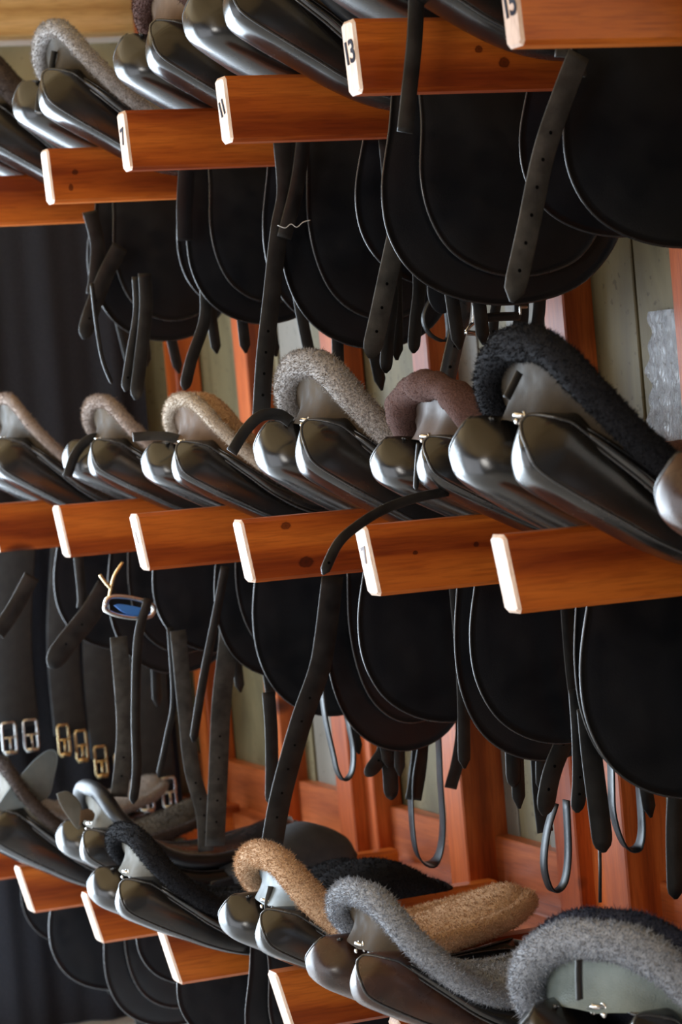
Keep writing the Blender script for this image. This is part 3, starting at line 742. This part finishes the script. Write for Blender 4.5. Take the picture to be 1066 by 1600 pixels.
pstrap('M1', -.2, [(232, 935), (216, 1000), (212, 1120), (214, 1200), (208, 1256)], 14, 'strap', 0, True, n=30)
pstrap('M1', -.02, [(195, 1120), (193, 1180), (186, 1245)], 26, 'strap_grey', 2, False, up=.16)
pstrap('M1', -.04, [(272, 1090), (262, 1150), (248, 1215)], 10, 'strap', 0, True, up=.14)
pstrap('M2', 0.0, [(424, 1140), (425, 1200), (424, 1258)], 20, 'strap', 0, True)
pstrap('M2', -.05, [(508, 1120), (520, 1175), (527, 1205), (538, 1219), (550, 1205), (552, 1170), (545, 1130)], 8, 'strap', 0, True, 'strap_loop', edge=(0, 1, 0), n=34)
pstrap('M2', -.10, [(602, 1165), (590, 1190), (572, 1213)], 24, 'strap', 1, True)
pstrap('M2', -.08, [(606, 1170), (610, 1210), (612, 1250)], 24, 'strap', 0, True)
pstrap('M2', -.08, [(658, 1140), (654, 1200), (646, 1250)], 26, 'strap', 0, False)
pstrap('M2', -.06, [(650, 1160), (642, 1220), (644, 1290), (652, 1335), (670, 1350), (686, 1335), (692, 1290), (688, 1220), (685, 1150)], 24, 'flap', 0, True, 'stirrup_leather', edge=(.3, 1, 0), n=44)
pstrap('M2', -.08, [(722, 1140), (715, 1190), (704, 1232)], 20, 'strap', 0, False)
pstrap('M3', -.12, [(800, 1150), (802, 1195), (803, 1230)], 24, 'strap', 0, True)
pstrap('M3', -.08, [(842, 1190), (845, 1240), (852, 1300)], 26, 'strap', 2, False)
pstrap('M3', -.21, [(930, 950), (915, 1080), (885, 1150), (862, 1210), (850, 1275)], 30, 'strap', 3, True, 'stirrup_leather', n=32)
pstrap('M3', -.16, [(868, 1255), (855, 1300), (850, 1350), (858, 1385), (870, 1392), (883, 1375), (888, 1330), (885, 1250)], 9, 'flap', 0, True, 'strap_loop', edge=(0, 1, 0), n=40)
pstrap('M4', -.05, [(905, 1150), (906, 1220), (902, 1270)], 24, 'strap', 2, True)
pstrap('M4', -.08, [(925, 1180), (935, 1260), (944, 1332)], 34, 'strap', 0, True)
pstrap('M4', -.02, [(955, 1200), (958, 1270), (975, 1320), (995, 1325), (1003, 1300), (1000, 1240)], 20, 'flap', 0, True, 'strap_loop', edge=(.3, 1, 0), n=34)
pstrap('M4', -.165, [(1060, 1190), (1054, 1290), (1056, 1405)], 28, 'strap', 0, True)
mb = MB(); tube(mb, [toloc('M4', on(a, b_, 1, TIP['M4'][1]+.05)) for a, b_ in ((937, 1300), (938, 1360), (938, 1410))], .003, 6); mb.build('cord', M['strap'], ROOT['M4'][0])
# ribbons at the cantles
pstrap('M3', .02, [(455, 660), (436, 648), (408, 650), (384, 672), (362, 707)], 17, 'strap', 0, False, 'elastic_strap', n=30)
pstrap('M2', .03, [(292, 690), (262, 682), (235, 681), (208, 683)], 15, 'strap_grey', 0, False, 'elastic_strap')
pstrap('M1', .03, [(168, 684), (140, 686), (118, 710), (105, 745)], 15, 'strap', 0, False, 'elastic_strap')
pstrap('T1', -.01, [(85, 80), (80, 110), (78, 130)], 9, 'strap', 0, False, 'elastic_strap')
pstrap('T1', -.02, [(80, 118), (66, 145), (62, 175)], 15, 'strap', 0, False, 'elastic_strap')
pstrap('M4', -.05, [(655, 692), (652, 730), (650, 765)], 8, 'strap', 0, True, 'elastic_strap')
pstrap('B4', -.01, [(424, 1385), (418, 1415), (424, 1440)], 10, 'strap_grey', 0, False, 'elastic_strap')
pstrap('B6', -.12, [(905, 1500), (905, 1530), (906, 1562)], 14, 'strap', 0, False, 'elastic_strap')
pstrap('B1', -.07, [(128, 1298), (90, 1292), (66, 1300), (58, 1316)], 8, 'strap', 0, True, 'elastic_strap')
pstrap('M5', -.01, [(812, 582), (803, 600), (792, 622)], 12, 'strap', 0, False, 'elastic_strap')

# upturned stiff flap and pale tongue at the lower left
def pplate(k, dy, pts, th, mat, name, label=None, bulge=.0):
    y = TIP[k][1]+dy; L3 = [toloc(k, on(a, b_, 1, y)) for a, b_ in pts]; yy = L3[0][1]
    mb = MB(); c = np.mean([(p[0], p[2]) for p in L3], 0)
    sheet(mb, [(p[0], p[2]) for p in L3], th, 48, lambda u, w_: yy-bulge*(1-min(1, math.hypot(u-c[0], w_-c[1])/.06)))
    o = mb.build(name, M[mat], ROOT[k][0])
    if label: o['label'] = label
pplate('B1', -.10, [(-6, 1262), (20, 1225), (55, 1186), (80, 1171), (90, 1182), (84, 1215), (74, 1246), (40, 1260), (5, 1268)], .005, 'grey_leather', 'skirt_flap', 'stiff grey flap turned up', .008)
pplate('B2', .0, [(88, 1240), (105, 1236), (122, 1250), (128, 1270), (124, 1296), (108, 1280), (94, 1258)], .006, 'pale', 'leather_tongue', 'pale leather tongue', .006)
pplate('B2', -.02, [(126, 1266), (140, 1264), (148, 1272), (144, 1283), (130, 1282), (124, 1290)], .004, 'beige', 'leather_tongue', 'small beige leather tab', .0)

# stirrup irons
def tubes_px(k, dy, lines, rpx, mat, name):
    y = TIP[k][1]+dy; d = float(np.dot(on(*lines[0][0], 1, y)-CAM, _F)); mb = MB()
    for ln_ in lines: tube(mb, spline([toloc(k, on(a, b_, 1, y)) for a, b_ in ln_], 4*len(ln_)), rpx*d/FPX, 8)
    return mb.build(name, M[mat], ROOT[k][0])
o = tubes_px('T3', -.06, [[(741, 470), (741, 490), (740, 506)], [(729, 518), (734, 510), (740, 505)], [(762, 518), (752, 508), (741, 505)]], 3.2, 'steel', 'stirrup_iron')
tubes_px('T3', -.06, [[(727, 519), (745, 521), (764, 519)]], 4.2, 'steel', 'stirrup_tread')
tubes_px('T3', -.055, [[(748, 497), (780, 495), (812, 494)]], 7, 'strap', 'stirrup_tread')
tubes_px('T3', -.07, [[(813, 455), (813, 466)], [(813, 478), (813, 492)], [(813, 480), (824, 480)]], 2.2, 'steel', 'buckle')
ir = tubes_px('M1', -.19, [[(192, 878), (178, 902), (170, 936)], [(156, 898), (165, 910), (172, 918)]], 3.0, 'brass', 'stirrup_iron')
ring = [(164, 946), (170, 934), (190, 932), (222, 938), (240, 948), (236, 962), (215, 966), (185, 962), (166, 954), (164, 946)]
tubes_px('M1', -.19, [ring], 4.5, 'steel', 'stirrup_tread')
y_ = TIP['M1'][1]-.185
pplate('M1', -.187, [(178, 946), (190, 944), (222, 950), (234, 956), (222, 963), (195, 958)], .008, 'blue', 'tread_rubber', 'blue rubber tread')

# ---------------------------------------------------------------- cloth and girths on the end wall
def curtain():
    x0, x1 = 1.40, 2.17; zt_ = on(60, 338, 1, YE-.1)[2]; n, m = 120, 16; G = []
    for j in range(m):
        a = j/(m-1); row = []
        for i in range(n):
            s_ = i/(n-1); x = x0+(x1-x0)*s_
            f = .016*math.sin(s_*26+1.4*math.sin(s_*7)+.5*a)+.005*math.sin(s_*61+a*1.5)
            row.append((x, YE-.075+f*(.5+.5*a), zt_*(1-a)+.004*a))
        G.append(row)
    mb = MB(); loft(mb, G, False, False); loft(mb, [[(p[0], p[1]+.006, p[2]) for p in r][::-1] for r in G], False, False)
    tag(mb.build('curtain', M['cloth']), 'dark folded cloth hanging on the end wall behind the farthest saddles', 'curtain')
curtain()
GL = ['girth with two square buckles hanging at the left edge above the upturned flap', 'girth with gilt buckles hanging just right of the upturned flap',
      'girth with long gilt and pale buckles, right of the first gilt one', 'girth with dull square buckles hanging over the black fleece saddle',
      'plain dark girth strap with a small pale tag high on it, far left']
def girth(i, bx, by, ztop_py, metal, w_px=30, gap=32, drop=0):
    y = YE-.207; c = on(bx, by, 1, y); k = 6.9/FPX
    root = thing('girth', GL[i], 'girth', tuple(c), 'girths hanging on the end wall')
    top = on(bx-5, ztop_py, 1, y); H = top[2]-c[2]
    mb = MB(); strap(mb, [(0, .006, .02), (.004, .006, H*.5), (top[0]-c[0], .006, H)], (gap+w_px)*k, (0, -1, 0), .012, False, 12); mb.build('body', M['girth'], root)
    for s_ in (-1, 1):
        ox = s_*gap/2*k; hw, hh = w_px*.34*k, 22*k; dz = drop*s_*k
        mb = MB(); loop = [(ox-hw, -.008, dz-hh), (ox+hw, -.008, dz-hh), (ox+hw, -.008, dz+hh), (ox-hw, -.008, dz+hh)]
        P_ = []
        for q in range(4):
            a, b_ = np.array(loop[q]), np.array(loop[(q+1) % 4]); P_ += [tuple(a+(b_-a)*t) for t in (.08, .5, .92)]
        tube(mb, P_, .0035, 6, 0, True); tube(mb, [(ox-hw, -.008, dz), (ox+hw, -.008, dz)], .003, 6)
        mbu = mb.build('buckle', M[metal], root)
        mb = MB(); tube(mb, [(ox, -.012, dz), (ox, -.014, dz-hh*.6), (ox, -.010, dz-hh*1.05)], .0028, 6); mb.build('prong', M[metal], mbu)
        mb = MB(); tube(mb, [(ox-hw*.9, -.010, dz-hh), (ox+hw*.9, -.010, dz-hh)], .0055, 8); mb.build('roller', M[metal], mbu)
b = MB().box((1.45, YE-.20, on(60, 850, 1, YE-.2)[2]), (2.15, YE-.12, on(60, 815, 1, YE-.2)[2])); o = b.build('trim_%d' % tn, M['stud']); struct(o, 'wooden rail the girths hang from')
girth(0, 30, 1150, 838, 'steel', 30, 33)
girth(1, 112, 1160, 838, 'brass', 24, 26, -6)
girth(2, 172, 1195, 838, 'brass', 26, 30, -8)
girth(3, 245, 1240, 838, 'steel', 30, 36)

# folded pads lying on the bottom row beside the wall
def lump(name, label, cat, k, dyc, outline_px, depth, mat, hair=None, seed=1, base=None):
    """soft pad: silhouette seen from the aisle, rounded across the arm"""
    y = TIP[k][1]+dyc; pts = [on(a, b_, 1, y) for a, b_ in outline_px]; t = pts[0]
    top = spline([(p[0], p[2]) for p in pts], 40); base = base if base is not None else min(p[2] for p in pts)-.02; rings = []
    x0 = top[:, 0]
    for i in range(40):
        x, z = top[i]; row = []
        e = math.sqrt(max(.03, 1-abs(2*i/39-1)**4))
        for j in range(15):
            a = math.pi*j/14; row.append((x-t[0]+.004*hn((x, j*.05, z), 1, seed), -math.cos(a)*depth*e, base+max(.004, z-base)*math.sin(a)**.6-t[2]))
        rings.append(row)
    mb = MB(); loft(mb, rings, True, True)
    if hair:
        rg = np.random.default_rng(seed); p_, n_ = sample_quads(rings, False, rg, 60000); n_ *= np.sign(n_[:, 2:3]+1e-9); tufts(mb, rg, p_, n_, len(p_), hair, .0016)
    o = mb.build(name, M[mat], None, (t[0], y, t[2])); tag(o, label, cat); return o
lump('saddle_pad', 'dark grey folded cloth pad lying behind the tan fleece rim, bottom row', 'saddle pad', 'B2', -.10, [(345, 1352), (390, 1332), (430, 1300), (470, 1284), (500, 1288), (530, 1302), (552, 1330)], .07, 'girth')
o = lump('seat_pad', 'x', 'x', 'B3', -.06, [(500, 1372), (545, 1350), (590, 1342), (630, 1352), (660, 1370), (680, 1392), (694, 1425)], .09, 'f_black', .006, 3, TIP['B3'][2]+.012)
del o['category']; o['label'] = 'black rounded fleece pad over the seat front'
r_ = ROOT['B3'][0]; o.parent = r_; o.matrix_parent_inverse = Matrix.LocRotScale(r_.location, r_.rotation_euler, r_.scale).inverted()
